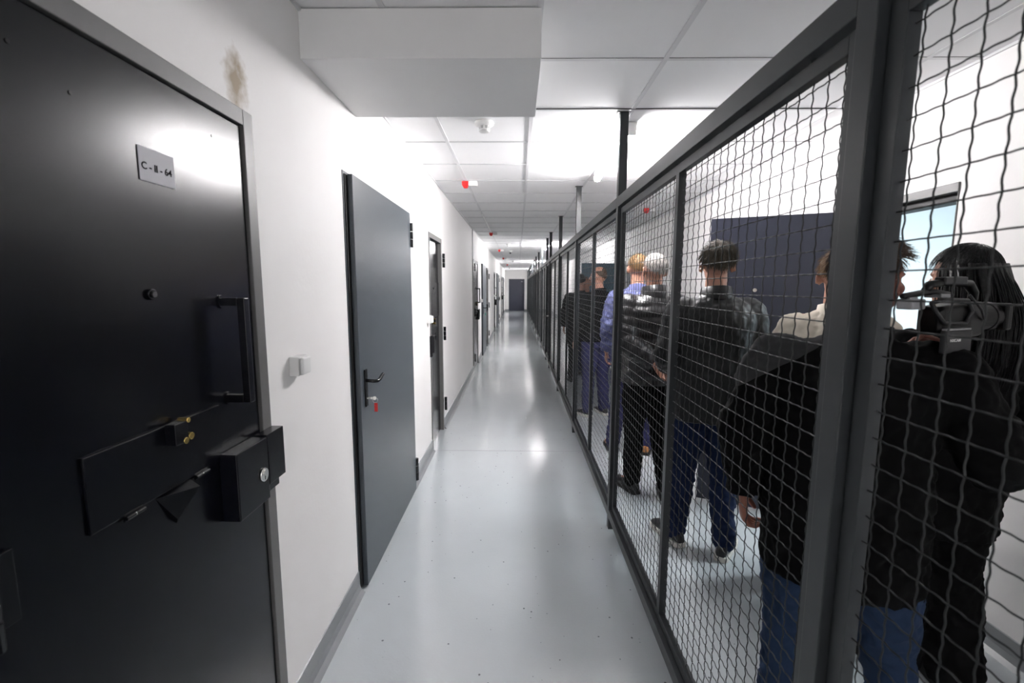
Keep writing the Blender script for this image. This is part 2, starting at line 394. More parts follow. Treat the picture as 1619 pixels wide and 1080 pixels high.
    # screws
    for (yy, zz) in ((-0.20, 2.02), (-0.1, 1.98), (-0.26, 1.70), (0.30, 2.03)):
        if abs(yy) < W - f - 0.02:
            MB().cyl((x0, at(yy), zz), (1, 0, 0), 0.004, 0.0015, 10).build('screw', bm_, leaf)
    if plaque:
        pl = bx('plaque', 0.0005, 0.0025, 0.045 - 0.004, 0.145, 1.855, 1.93, M['plaque'], bev=0.0007)
        text(pl, plaque, 0.0225, (x0 + 0.0030, at(0.091), 1.888), (PI/2, 0, PI/2), M['ink'])
        for yy in (0.049, 0.137):
            pass
    return root

def grey_door(n, y0, y1, ztop, label, key=None):
    root = tag(empty('door_%d' % n, (XL, (y0 + y1)/2, 0)), label, 'door', kind='structure')
    W = (y1 - y0)/2; f = 0.05
    mb = MB()
    mb.box(-0.2, 0.004, -W, -W + f, 0, ztop); mb.box(-0.2, 0.004, W - f, W, 0, ztop); mb.box(-0.2, 0.004, -W + f, W - f, ztop - f, ztop)
    mb.build('door_frame', M['grey_door'], root, bevel=0.002)
    MB().box(0.0045, 0.009, -W + 0.012, -W + 0.048, 0.012, ztop - 0.015).build('seal', M['rubber'], root)
    leaf = MB().box(-0.045, 0.005, -W + f + 0.006, W - f - 0.006, 0.012, ztop - f - 0.004)
    leaf.box(0.0105, 0.036, -W + 0.040, W - 0.012, 0.008, ztop - 0.010)
    leaf = leaf.build('leaf', M['grey_door'], root, bevel=0.003)
    yl = -W + 0.115
    pl = MB().box(0.0365, 0.043, yl - 0.018, yl + 0.018, 0.985, 1.185).build('lock_plate', M['black_metal'], leaf, bevel=0.003)
    mb = MB().tube([(0.043, yl, 1.125), (0.085, yl, 1.122), (0.096, yl + 0.012, 1.121), (0.098, yl + 0.04, 1.121), (0.092, yl + 0.11, 1.132), (0.090, yl + 0.135, 1.135)],
                   [0.009, 0.009, 0.0095, 0.0095, 0.0095, 0.009], 12, round_ends=True)
    mb.build('handle', M['black_metal'], pl, smooth=True)
    MB().cyl((0.043, yl, 1.03), (1, 0, 0), 0.009, 0.008, 14).build('lock_cylinder', M['chrome'], pl)
    for z in (0.165, 2.0):
        hinge(leaf, W + 0.010, z, M['black_metal'], L=0.18, r=0.018, off=0.034)
    if key:
        k = MB().box(0.052, 0.074, yl - 0.0012, yl + 0.0012, 1.024, 1.036)
        k.cyl((0.082, yl - 0.0012, 1.03), (0, 1, 0), 0.010, 0.0024, 16)
        k = tag(k.build('key', M['chrome'], smooth=False), 'small key standing in the lock of the %s door' % key[1], 'key')
        k.location = root.location
        mb = MB().tube([(0.084 + 0.013*math.cos(a), yl + 0.003 + 0.004*math.sin(a), 1.018 + 0.013*math.sin(a)) for a in [i*PI/8 for i in range(17)]], 0.001, 6)
        mb.build('key_ring', M['chrome'], k)
        tb = MB().box(0.078, 0.096, yl - 0.001 + 0.003, yl + 0.003 + 0.003, 0.955, 1.003)
        tb.build('key_tag', M[key[0]], k, bevel=0.0025)
    return root

LAB = {0: 'near black cell door with silver plaque, food hatch and lock box',
       1: 'large anthracite fire door with lever handle and red key tag',
       2: 'black cell door just past the anthracite fire door, hinges on far side',
       3: 'black cell door with pull handle right after the vertical joint strip',
       4: 'anthracite door halfway down the corridor with green key tag',
       5: 'narrow dark cell door just beyond the door with green key tag',
       6: 'dark cell door in the first door pair of the far corridor',
       7: 'anthracite door in the middle of the far corridor',
       8: 'narrow dark door beyond the middle of the far corridor',
       9: 'second to last dark cell door before the end wall',
       10: 'last anthracite door on the left wall before the end wall'}
for i, (k, a, b, z) in enumerate(LD):
    if k == 'grey': grey_door(i + 1, a, b, z, LAB[i], {1: ('red', 'large anthracite'), 4: ('green', 'far anthracite')}.get(i))
    else: cell_door(i + 1, a, b, z, LAB[i], k == 'cellfar', 'C - II - 64' if i == 0 else None, recess=0.004 if k == 'cell' else 0.03)

# end door
root = tag(empty('door_12', ((DE[0] + DE[1])/2, YF, 0)), 'dark navy door in the end wall of the corridor', 'door', kind='structure')
W = (DE[1] - DE[0])/2
MB().box(-W, -W + 0.04, -0.006, 0.15, 0, DE[2]).box(W - 0.04, W, -0.006, 0.15, 0, DE[2]).box(-W + 0.04, W - 0.04, -0.006, 0.15, DE[2] - 0.04, DE[2]).build('door_frame', M['navy_door'], root, bevel=0.003)
leaf = MB().box(-W + 0.043, W - 0.043, 0.0, 0.05, 0.01, DE[2] - 0.043).build('leaf', M['navy_door'], root, bevel=0.003)
MB().box(0.30, 0.40, -0.003, -0.0005, 1.93, 1.97).build('plaque', M['plaque'], leaf)
MB().cyl((0.38, -0.03, 1.05), (0, 1, 0), 0.014, 0.029, 12).box(0.28, 0.39, -0.042, -0.030, 1.042, 1.058).build('handle', M['black_metal'], leaf)

# right doorway with its open navy leaf
y0, y1, zt = RD[0]
root = tag(empty('door_13', (XR, y1 - 0.03, 0)), 'open navy door standing out from the bright doorway behind the people', 'door', kind='structure')
mb = MB()
mb.box(-0.004, 0.2, -(y1 - y0) + 0.03, -(y1 - y0) + 0.038, 0, zt - 0.045); mb.box(-0.006, 0.2, 0.012, 0.03, 0, zt - 0.045); mb.box(-0.008, 0.2, -(y1 - y0) + 0.03, 0.03, zt - 0.045, zt)
mb.build('door_frame', M['steel_frame'], root, bevel=0.003)
MB().box(0.03, 0.12, -(y1 - y0) + 0.046, 0.010, zt - 0.085, zt - 0.0455).build('seal', M['rubber'], root)
lf = empty('leaf_pivot'); bpy.data.objects.remove(lf)
ang = math.atan2(3.30 - 2.98, 1.39 - 2.10)
mb = MB().box(0.012, 0.80, -0.022, 0.022, 0.02, 2.10)
leaf = mb.build('leaf', M['navy_door'], root, bevel=0.003); leaf.location = (-0.028, 0.0, 0); leaf.rotation_euler = (0, 0, ang)
MB().cyl((0.50, 0.0225, 1.60), (0, 1, 0), 0.013, 0.008, 16).build('peephole', M['chrome'], leaf)
MB().box(0.25, 0.62, 0.0225, 0.029, 1.13, 1.29).build('hatch', M['navy_door'], leaf, bevel=0.002)
for z in (0.25, 1.1, 1.9): MB().cyl((0.004, 0.01, z), (0, 0, 1), 0.011, 0.12, 12).build('hinge', M['black_metal'], leaf)
# open blue grey door further on
root = tag(empty('door_14', (XR, 9.0, 0)), 'open blue grey door leaf far behind the bald man', 'door', kind='structure')
MB().box(-0.006, 0.2, 0.0, 0.05, 0, 2.13).box(-0.006, 0.2, 0.85, 0.9, 0, 2.13).box(-0.006, 0.2, 0.05, 0.85, 2.08, 2.13).build('door_frame', M['steel_frame'], root, bevel=0.002)
leaf = MB().box(0.01, 0.86, -0.022, 0.022, 0.02, 2.08).build('leaf', M['teal_door'], root, bevel=0.003)
leaf.location = (-0.03, 0.0, 0); leaf.rotation_euler = (0, 0, R(186))
MB().cyl((0.75, 0.0225, 1.05), (0, 1, 0), 0.01, 0.05, 12).build('handle', M['black_metal'], leaf)

# push-button boxes on the left wall
def button(y, z, label):
    r = tag(empty('wall_button', (XL, y, z)), label, 'wall button', group='call buttons on the left wall')
    MB().box(0.0005, 0.036, -0.036, 0.036, -0.036, 0.036).build('housing', M['white_plastic'], r, bevel=0.003)
    MB().box(0.037, 0.052, -0.033, 0.033, -0.033, 0.033).build('button_cap', M['white_plastic'], r, bevel=0.010)
    MB().box(0.036, 0.037, -0.026, 0.026, -0.026, 0.026).build('gap', M['grey_plastic'], r)
button(1.648, 1.325, 'white square button box on the wall beside the near black door')
button(4.15, 1.315, 'white button box on the wall beside the second cell door')
button(10.2, 1.30, 'small white button box just before the door with green key tag')
button(15.6, 1.30, 'tiny white button box on the wall in the far corridor')

# ------------------------------------------------------------------ luminaires: posts carry tube lights under the ceiling
def luminaire(y0, label):
    r = tag(empty('ceiling_light', (0.725, y0, H)), label, 'light', group='tube lights along the fence line')
    mb = MB().prism([(-0.035, 0, -0.0045), (0.035, 0, -0.0045), (0.028, 0, -0.045), (-0.028, 0, -0.045)], (0, 1.25, 0))
    mb.build('housing', M['white_plastic'], r, bevel=0.002)
    MB().prism([(-0.034, -0.012, -0.008), (0.034, -0.012, -0.008), (0.026, -0.012, -0.088), (-0.026, -0.012, -0.088)], (0, 0.011, 0)).build('end_cap', M['white_plastic'], r, bevel=0.002)
    MB().prism([(-0.034, 1.251, -0.008), (0.034, 1.251, -0.008), (0.026, 1.251, -0.088), (-0.026, 1.251, -0.088)], (0, 0.011, 0)).build('end_cap', M['white_plastic'], r, bevel=0.002)
    mb = MB()
    mb.tube([(0, 0.0, -0.068), (0, 1.25, -0.068)], 0.023, 16)
    mb.build('diffuser', M['diffuser'], r, smooth=True)
for y, l in ((3.02, 'nearest lit ceiling tube light, beside the fence post reaching the ceiling'), (10.75, 'second lit ceiling tube light down the fence line'),
             (18.5, 'third lit ceiling tube light down the fence line'), (26.2, 'farthest lit ceiling tube light by the end wall'),
             (-4.4, 'lit ceiling tube light behind the viewer')):
    luminaire(y, l)

# ceiling devices
def detector(x, y, label, s=1.0):
    r = tag(empty('smoke_detector', (x, y, H)), label, 'smoke detector', group='smoke detectors on the ceiling')
    mb = MB(); n = 28
    def ring(rad, z): return [(rad*math.cos(2*PI*k/n), rad*math.sin(2*PI*k/n), z) for k in range(n)]
    mb.loft([ring(0.060, -0.004), ring(0.062, -0.010), ring(0.058, -0.022), ring(0.045, -0.030)]); mb.build('base', M['white_plastic'], r, smooth=True)
    MB().loft([ring(0.026, -0.030), ring(0.026, -0.050)]).build('sensing_chamber', M['grey_plastic'], r)
    mb = MB()
    for k in range(8):
        a = 2*PI*k/8; mb.cyl((0.031*math.cos(a), 0.031*math.sin(a), -0.052), (0, 0, 1), 0.004, 0.024, 6)
    mb.loft([ring(0.036, -0.050), ring(0.037, -0.056), ring(0.030, -0.064), ring(0.012, -0.067)]); mb.build('cage', M['white_plastic'], r)
detector(-0.22, 3.02, 'white smoke detector on the ceiling just past the soffit')
detector(-0.24, 11.3, 'small white smoke detector halfway down the corridor ceiling')
detector(-0.20, 18.6, 'tiny white smoke detector far down the corridor ceiling')
def siren(x, y, label):
    r = tag(empty('alarm_beacon', (x, y, H)), label, 'alarm beacon', group='red and white alarm beacons')
    mb = MB().loft([[(-0.034, -0.03, -0.004), (0.030, -0.03, -0.004), (0.030, 0.03, -0.004), (-0.034, 0.03, -0.004)],
                    [(-0.034, -0.03, -0.04), (0.030, -0.03, -0.04), (0.030, 0.03, -0.04), (-0.034, 0.03, -0.04)],
                    [(-0.016, -0.016, -0.068), (0.018, -0.016, -0.068), (0.018, 0.016, -0.068), (-0.016, 0.016, -0.068)]])
    mb.build('red_lens', M['red'], r, bevel=0.003)
    MB().box(0.031, 0.120, -0.03, 0.03, -0.048, -0.004).build('housing', M['white_plastic'], r, bevel=0.005)
siren(-0.53, 4.66, 'nearest red alarm beacon on the left ceiling strip')
siren(-0.525, 8.95, 'second red alarm beacon at the end of the white conduit')
siren(-0.53, 13.0, 'third red alarm beacon on the corridor ceiling')
siren(-0.53, 16.6, 'fourth red alarm beacon far down the corridor ceiling')
siren(-0.50, 21.5, 'farthest tiny red alarm beacon on the corridor ceiling')
siren(1.72, 6.2, 'red alarm beacon on the ceiling behind the fence above the people')
siren(1.72, 10.3, 'farther red alarm beacon behind the fence')
tag(MB().box(-0.533, -0.519, 6.6, 8.9, H - 0.017, H - 0.004).build('cable_conduit', M['white_plastic']), 'thin white conduit on the ceiling leading to the second beacon', 'conduit')
def dome(x, y, label):
    r = tag(empty('security_camera', (x, y, H)), label, 'security camera', group='small cameras on the ceiling')
    MB().cyl((0, 0, -0.03), (0, 0, 1), 0.055, 0.026, 20).build('mount', M['white_plastic'], r)
    MB().tube([(0, 0, -0.035), (0.0, -0.02, -0.07), (0.0, -0.10, -0.08)], [0.02, 0.03, 0.03], 14).build('camera_body', M['grey_plastic'], r)
    MB().cyl((0, -0.118, -0.082), (0, 1, 0), 0.022, 0.016, 14).build('lens', M['rubber'], r)
dome(-0.22, 13.4, 'small camera hanging from the ceiling in the far corridor')
dome(-0.45, 24.0, 'tiny camera on the ceiling close to the end wall')

# ------------------------------------------------------------------ the fence
FX = 0.614
PW = 0.05
Z_T0, Z_T1 = 2.110, 2.172      # top rail
Z_B0, Z_B1 = 0.080, 0.138      # bottom rail
CELL = 0.05
def wire_mesh(L, zh, sides=5, n_per=9):
    """woven crimped wire over 0..L (y) and 0..zh (z), in the plane x=0"""
    mb = MB(); amp = 0.0013; r = 0.0015
    ny = int(round(L / CELL)); oy = (L - (ny - 1)*CELL) / 2
    nz = int(round(zh / CELL)); oz = (zh - (nz - 1)*CELL) / 2
    ca = [(r*math.cos(2*PI*k/sides + 0.3), r*math.sin(2*PI*k/sides + 0.3)) for k in range(sides)]
    for i in range(ny):
        y = oy + i*CELL; st = int(zh / CELL * n_per); rings = []
        ph = PI*i
        for k in range(st + 1):
            z = zh*k/st
            x = amp*math.cos(2*PI*1.5*(z - oz)/CELL + ph)
            rings.append([(x + a, y + b, z) for a, b in ca])
        mb.loft(rings)
    for j in range(nz):
        z = oz + j*CELL; st = int(L / CELL * n_per); rings = []
        ph = PI*j + PI
        for k in range(st + 1):
            y = L*k/st
            x = amp*math.cos(2*PI*1.5*(y - oy)/CELL + ph)
            rings.append([(x + a, y, z + b) for a, b in ca])
        mb.loft(rings)
    return mb
post_mb = lambda: MB().box(0, PW, 0, PW, 0, H - 0.006)
def make_post():
    r = empty('fence_post')
    MB().box(0, PW, 0, PW, 0.0005, H - 0.006).build('post', M['fence'], r, bevel=0.002)
    MB().box(-0.014, PW + 0.014, 0.0, PW, H - 0.0058, H - 0.0037).build('ceiling_plate', M['fence'], r)
    return r
IN = 0.019          # panels sit back from the post face
def make_panel(L, half=True):
    """one bay between posts: origin at the near end, at the post's face, floor level"""
    r = empty('wire_fence')
    MB().box(0, PW, 0, L, Z_T0, Z_T1).build('top_rail', M['fence'], r, bevel=0.002)
    MB().box(0, PW, 0, L, Z_B0, Z_B1).build('bottom_rail', M['fence'], r, bevel=0.002)
    t = 0.036; za, zb = Z_B1 + 0.006, Z_T0 - 0.008
    mb = MB(); a, b = 0.006, L - 0.006
    x0, x1 = IN, IN + 0.025
    mb.box(x0, x1, a, a + t, za, zb); mb.box(x0, x1, b - t, b, za, zb)
    mb.box(x0, x1, a + t, b - t, zb - t, zb); mb.box(x0, x1, a + t, b - t, za, za + t)
    mb.build('frame', M['fence'], r, bevel=0.0015)
    mid = L/2 - 0.02
    MB().box(x0 - 0.003, x1, mid - t/2, mid + t/2, za + t + 0.0005, zb - t - 0.0005).build('mullion', M['fence'], r, bevel=0.0015)
    yy = 0.16; b0 = None
    while yy < L:
        if b0 is None: b0 = MB().cyl((0, 0, 0), (0, 0, 1), 0.009, 0.0078, 8).build('bolt', M['fence'], r); bo = b0
        else: bo = b0.copy(); C.objects.link(bo)
        bo.location = (IN + 0.011, yy, zb); yy += 0.28
    zh = zb - za - 2*t
    for (p, q) in ((a + t, mid - t/2), (mid + t/2, b - t)):
        key = round(q - p, 3)
        if key not in WM:
            WM[key] = wire_mesh(q - p, zh).mesh('wire_mesh', M['wire'], smooth=True)
        o = bpy.data.objects.new('wire_mesh', WM[key]); C.objects.link(o); o.parent = r; o.location = (x0 + 0.016, p, za + t)
    return r
WM = {}
ORD = ['first', 'second', 'third', 'fourth', 'fifth', 'sixth', 'seventh', 'eighth', 'ninth', 'tenth', 'eleventh', 'twelfth', 'thirteenth', 'fourteenth', 'fifteenth', 'sixteenth']
posts = [-1.155, 0.838, 2.845, 4.85, 6.85, 8.85, 9.9, 11.9, 13.9, 15.9, 17.9, 19.9, 21.9, 23.9, 25.9, 27.9, 29.94]
p0 = None
for i, y in enumerate(posts):
    if p0 is None: p0 = make_post(); o = p0
    else: o = copy_tree(p0)
    o.location = (FX, y, 0)
    lab = ('dark grey fence post beside the viewer, out of frame' if i == 0 else 'thick dark grey fence post closest to the viewer, running floor to ceiling' if i == 1 else
           '%s dark grey fence post from the viewer, reaching up to the ceiling' % ORD[i - 1] if i < 16 else 'last dark grey fence post against the end wall')
    tag(o, lab, 'fence post', 'dark grey fence posts')
PLAB = {0: 'nearest dark wire mesh fence bay, in front of the people with the video camera',
        1: 'wire mesh fence bay in front of the man in the black leather jacket',
        2: 'wire mesh fence bay in front of the bald man, after the second post',
        5: 'narrow wire mesh gate bay with a pale latch, far along the fence'}
pp = {}
for i in range(len(posts) - 1):
    a, b = posts[i] + PW, posts[i + 1]; L = round(b - a, 3)
    if L not in pp: pp[L] = make_panel(L); o = pp[L]
    else: o = copy_tree(pp[L])
    o.location = (FX, a, 0)
    tag(o, PLAB.get(i, '%s wire mesh fence bay from the viewer' % ORD[i]), 'fence panel', 'wire mesh fence bays')
    if i == 5:
        MB().box(-0.03, IN, 0.10, 0.16, 1.02, 1.05).build('latch', M['chrome'], o, bevel=0.003)

# ------------------------------------------------------------------ people
def cloth(name, col, rough=0.8, bump=0.6, bscale=14, **k): return mat(name, col, rough, bump=bump, bscale=bscale, **k)
SK = mat('skin', (0.42, 0.215, 0.15), 0.5, noise_amt=0.12, nscale=18, sss=0.12)
SKR = mat('ruddy_skin', (0.28, 0.115, 0.08), 0.5, noise_amt=0.18, nscale=20, sss=0.12)
EYE = mat('eye_white', (0.8, 0.8, 0.78), 0.2); IRIS = mat('iris', (0.05, 0.035, 0.02), 0.2); LIPS = mat('lips', (0.42, 0.16, 0.13), 0.45)
def hair_mat(name, col): return mat(name, col, 0.45, noise_amt=0.45, nscale=60, bump=0.8, bscale=180, spec=0.25)
BLK = cloth('black_fabric', (0.0022, 0.0022, 0.0024), 0.9, spec=0.12)
LEATHER = mat('black_leather', (0.0035, 0.004, 0.005), 0.45, bump=0.5, bscale=60, spec=0.4)
PUFF = mat('black_quilted_nylon', (0.012, 0.0115, 0.013), 0.34, bump=0.3, bscale=40)
DENIM = cloth('dark_denim', (0.009, 0.017, 0.05), 0.9, spec=0.2, noise_amt=0.25, nscale=9)
DENIM2 = cloth('mid_denim', (0.016, 0.032, 0.072), 0.9, spec=0.2, noise_amt=0.3, nscale=7)
DENIM3 = cloth('violet_denim', (0.035, 0.036, 0.10), 0.9, spec=0.2, noise_amt=0.2, nscale=9)
CREAM = cloth('cream_wool', (0.62, 0.56, 0.47), 0.85)
SHIRT = cloth('blue_shirt_cotton', (0.085, 0.095, 0.21), 0.85)
SHOE = mat('black_shoe_leather', (0.012, 0.012, 0.013), 0.35); SOLE = mat('off_white_sole', (0.62, 0.61, 0.56), 0.6)
SOLEB = mat('black_sole', (0.01, 0.01, 0.01), 0.6); TAN = mat('tan_shoe_leather', (0.35, 0.15, 0.05), 0.5)
CLR = mat('grey_shoulder_fabric', (0.10, 0.10, 0.10), 0.8)

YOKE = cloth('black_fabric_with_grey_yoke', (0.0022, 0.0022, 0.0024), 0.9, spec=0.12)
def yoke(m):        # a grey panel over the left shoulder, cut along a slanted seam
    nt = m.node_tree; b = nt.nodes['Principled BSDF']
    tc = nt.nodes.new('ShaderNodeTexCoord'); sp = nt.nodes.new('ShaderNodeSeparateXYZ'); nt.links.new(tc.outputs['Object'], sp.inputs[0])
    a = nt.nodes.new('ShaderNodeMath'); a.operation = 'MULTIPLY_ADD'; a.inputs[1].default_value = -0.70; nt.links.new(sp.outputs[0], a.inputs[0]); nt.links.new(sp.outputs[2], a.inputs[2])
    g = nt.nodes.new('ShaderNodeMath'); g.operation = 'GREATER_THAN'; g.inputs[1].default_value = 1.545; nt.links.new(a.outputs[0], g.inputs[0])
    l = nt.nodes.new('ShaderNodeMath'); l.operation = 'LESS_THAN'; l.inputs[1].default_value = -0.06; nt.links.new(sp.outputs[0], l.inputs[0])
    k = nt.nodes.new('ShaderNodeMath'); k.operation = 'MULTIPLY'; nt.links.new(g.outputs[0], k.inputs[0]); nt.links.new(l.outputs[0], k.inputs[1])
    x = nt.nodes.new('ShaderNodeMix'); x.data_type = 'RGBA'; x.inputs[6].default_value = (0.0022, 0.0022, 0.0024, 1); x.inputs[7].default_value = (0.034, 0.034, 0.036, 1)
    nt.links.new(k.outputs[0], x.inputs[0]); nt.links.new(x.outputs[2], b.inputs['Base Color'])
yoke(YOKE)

def rings_torso(rs, n=28, q=0.85, puff=0.0):
    out = []
    for (z, a, b, cy) in rs:
        ring = []
        for k in range(n):
            t = 2*PI*k/n; c, s_ = math.cos(t), math.sin(t)
            ring.append((a*math.copysign(abs(c)**q, c), cy + b*math.copysign(abs(s_)**q, s_), z))
        out.append(ring)
    return out
def resample(rs, step=0.012):
    out = []
    for i in range(len(rs) - 1):
        a, b = rs[i], rs[i+1]; m = max(1, int(abs(b[0] - a[0]) / step))
        for k in range(m):
            f = k/m; out.append(tuple(a[j] + (b[j] - a[j])*f for j in range(4)))
    out.append(rs[-1]); return out

def hand(mb, w, d, nrm, curl=0.5, side=1, sc_=1.0):
    """palm and five fingers; w wrist, d direction to the fingertips, nrm palm normal (towards which fingers curl)"""
    w = Vector(w); d = Vector(d).normalized(); nrm = Vector(nrm); nrm = (nrm - d*nrm.dot(d)).normalized(); t = d.cross(nrm)*side
    S = sc_
    rg = []
    for f, hw, ht in ((-0.02, 0.026, 0.020), (0.0, 0.027, 0.018), (0.03, 0.034, 0.016), (0.06, 0.041, 0.015), (0.088, 0.042, 0.013), (0.098, 0.038, 0.009)):
        c = w + d*f*S
        rg.append([c + t*hw*S*math.cos(2*PI*k/14) + nrm*ht*S*math.sin(2*PI*k/14) for k in range(14)])
    mb.loft(rg)
    for i, (off, ln, rr) in enumerate(((-0.0315, 0.060, 0.0082), (-0.0105, 0.074, 0.0088), (0.0105, 0.080, 0.009), (0.0315, 0.072, 0.0087))):
        p = w + d*0.082*S + t*off*S; ang = curl*(0.9 + 0.12*(3 - i)); sp = off*1.2
        pts = [p]; a = ang*0.5; dd = d
        for k, fr in enumerate((0.45, 0.30, 0.25)):
            dd = (d*math.cos(a) + nrm*math.sin(a) + t*sp*(1 if k == 0 else 0.5)).normalized()
            p = p + dd*ln*fr*S*1.15; pts.append(p); a += ang
        mb.tube(pts, [rr*S*1.05, rr*S, rr*S*0.93, rr*S*0.8], 10, round_ends=True)
    p = w + d*0.028*S + t*0.028*S
    pts = [p, p + (d*0.5 + t*0.7 + nrm*0.35).normalized()*0.040*S]
    pts.append(pts[-1] + (d*0.85 + t*0.25 + nrm*0.5*curl).normalized()*0.032*S)
    pts.append(pts[-1] + (d*0.9 - t*0.05 + nrm*0.7*curl).normalized()*0.026*S)
    mb.tube(pts, [0.0135*S, 0.0115*S, 0.0105*S, 0.0085*S], 10, round_ends=True)

def smooth_pts(p, n=5):
    """Catmull-Rom through points of (x,y,z,r)"""
    P = [p[0]] + list(p) + [p[-1]]; out = []
    for i in range(1, len(P) - 2):
        for k in range(n):
            t = k/n; a, b, c, d = P[i-1], P[i], P[i+1], P[i+2]
            out.append(tuple(0.5*((2*b[j]) + (-a[j] + c[j])*t + (2*a[j] - 5*b[j] + 4*c[j] - d[j])*t*t + (-a[j] + 3*b[j] - 3*c[j] + d[j])*t**3) for j in range(4)))
    out.append(p[-1]); return out
def limb(mb, pts, n=16, flat=1.0):
    q = smooth_pts(pts)
    mb.tube([v[:3] for v in q], [v[3] for v in q], n, flat=flat, round_ends=True)

def mods(o, vox, sm=4, disp=None, dscale=0.1, dkind='CLOUDS'):
    r = o.modifiers.new('remesh', 'REMESH'); r.mode = 'VOXEL'; r.voxel_size = vox; r.use_smooth_shade = True
    if sm:
        s_ = o.modifiers.new('smooth', 'SMOOTH'); s_.iterations = sm; s_.factor = 0.5
    if disp:
        tx = bpy.data.textures.new('folds', dkind); tx.noise_scale = dscale
        d = o.modifiers.new('folds', 'DISPLACE'); d.texture = tx; d.strength = disp; d.mid_level = 0.5; d.texture_coords = 'LOCAL'
        if dscale > 0.06:
            t2 = bpy.data.textures.new('creases', 'CLOUDS'); t2.noise_scale = dscale*0.38; t2.noise_depth = 1; t2.contrast = 1.6
            e = o.modifiers.new('creases', 'DISPLACE'); e.texture = t2; e.strength = disp*0.55; e.mid_level = 0.5; e.texture_coords = 'LOCAL'

HC = Vector((0, -0.008, 1.698))     # cranium centre
def person(label, loc, az, s=1.0, head_turn=0.0, head_tilt=0.0, arms=None, legs=None, top=None, hem=0.80, topmat=BLK, puffer=False,
           trou=DENIM, shoe=SHOE, sole=SOLE, hair=None, skin=SK, bulk=1.0, vox=0.008, collar=None, wide=False, sleeve_r=1.0, curl=0.6, handn=None, heel=0.0, coll_h=1.0):
    # local frame: faces +y, +x is the person's right
    arms = arms or [((-0.25, -0.02, 1.17), (-0.25, 0.07, 0.93)), ((0.25, -0.02, 1.17), (0.25, 0.07, 0.93))]
    legs = legs or [((-0.10, 0.02, 0.50), (-0.12, 0.0, 0.09), 0.15), ((0.10, 0.02, 0.50), (0.12, 0.0, 0.09), -0.15)]
    body = MB()
    torso = [(0.86, 0.15, 0.10, 0.0), (0.95, 0.168, 0.118, 0.0), (1.02, 0.160, 0.112, 0.0), (1.12, 0.140, 0.10, 0.005), (1.25, 0.155, 0.112, 0.005),
             (1.36, 0.170, 0.115, 0.0), (1.43, 0.165, 0.095, -0.005), (1.475, 0.12, 0.075, -0.01), (1.50, 0.07, 0.062, -0.012)]
    body.loft(rings_torso(resample(torso, 0.03)))
    ht = Matrix.Translation((0, -0.01, 1.52)) @ Matrix.Rotation(-head_turn, 4, 'Z') @ Matrix.Rotation(-head_tilt, 4, 'X') @ Matrix.Translation((0, 0.01, -1.52))
    hd = MB()
    limb(hd, [(0, -0.02, 1.44, 0.066), (0, -0.014, 1.50, 0.060), (0, -0.004, 1.56, 0.058), (0, 0.0, 1.63, 0.055)])
    hd.ell(HC, (0.074, 0.094, 0.094), 28, 18)
    hd.ell((0, 0.030, 1.640), (0.057, 0.062, 0.072), 24, 14)
    hd.ell((0, 0.052, 1.590), (0.034, 0.036, 0.030), 18, 10)          # chin
    hd.ell((0, 0.062, 1.697), (0.056, 0.030, 0.014), 18, 8)           # brow
    hd.tube([(0, 0.088, 1.692), (0, 0.104, 1.668), (0, 0.113, 1.650)], [0.008, 0.011, 0.014], 12, round_ends=True)
    hd.ell((-0.012, 0.098, 1.648), (0.009, 0.010, 0.008), 10, 6); hd.ell((0.012, 0.098, 1.648), (0.009, 0.010, 0.008), 10, 6)
    for sx in (-1, 1):
        hd.ell((sx*0.040, 0.055, 1.655), (0.022, 0.026, 0.022), 14, 8)  # cheek
        rt = Matrix.Rotation(sx*R(28), 3, 'Z') @ Matrix.Rotation(R(-10), 3, 'X')
        # ear: rim, bowl and lobe
        rim = []
        for k in range(12):
            a = -2.3 + 4.3*k/11
            p = rt @ Vector((sx*0.012, -0.018*math.cos(a), 0.031*math.sin(a)))
            rim.append(Vector((sx*0.078, -0.002, 1.668)) + p)
        hd.tube(rim, [0.0048]*12, 8, round_ends=True)
        hd.ell(Vector((sx*0.078, 0.000, 1.665)), (0.006, 0.015, 0.026), 12, 8, rot=rt)
        hd.ell(Vector((sx*0.080, 0.006, 1.640)), (0.006, 0.009, 0.011), 10, 6, rot=rt)
    vs = [ht @ Vector(v) for v in hd.v]; body.add(vs, hd.f)
    # arms and hands
    for i, (el, wr) in enumerate(arms):
        sx = -1 if i == 0 else 1
        sh = (sx*0.165, -0.005, 1.425)
        limb(body, [(sx*0.09, 0, 1.42, 0.055), (*sh, 0.055), (*(Vector(sh)*0.5 + Vector(el)*0.5), 0.046), (*el, 0.040), (*(Vector(el)*0.6 + Vector(wr)*0.4), 0.040), (*wr, 0.027)])
        d = Vector(wr) - Vector(el)
        nrm = (handn[i] if handn else (-sx*1.0, 0.15, 0))
        dd = d.normalized() + Vector((0, 0, -0.25))
        t = dd.normalized().cross((Vector(nrm) - dd.normalized()*Vector(nrm).dot(dd.normalized())).normalized())
        side = 1 if t.dot(Vector((0, 1, 0))) > 0 else -1
        hand(body, Vector(wr) + d.normalized()*0.01, dd, nrm, curl, side)
    for i, (kn, an, ta) in enumerate(legs):
        sx = -1 if i == 0 else 1
        limb(body, [(sx*0.088, 0, 0.90, 0.082), (*(Vector((sx*0.092, 0, 0.90))*0.5 + Vector(kn)*0.5), 0.070), (*kn, 0.048), (*(Vector(kn)*0.6 + Vector(an)*0.4), 0.048), (*an, 0.036)])
        fx, fy = sx*math.sin(abs(ta)), math.cos(ta)
        f0 = Vector(an); body.tube([f0 + Vector((0, -0.02, -0.02)), f0 + Vector((fx*0.07, fy*0.07, -0.035)), f0 + Vector((fx*0.15, fy*0.15, -0.055))], [0.034, 0.034, 0.024], 12, round_ends=True)
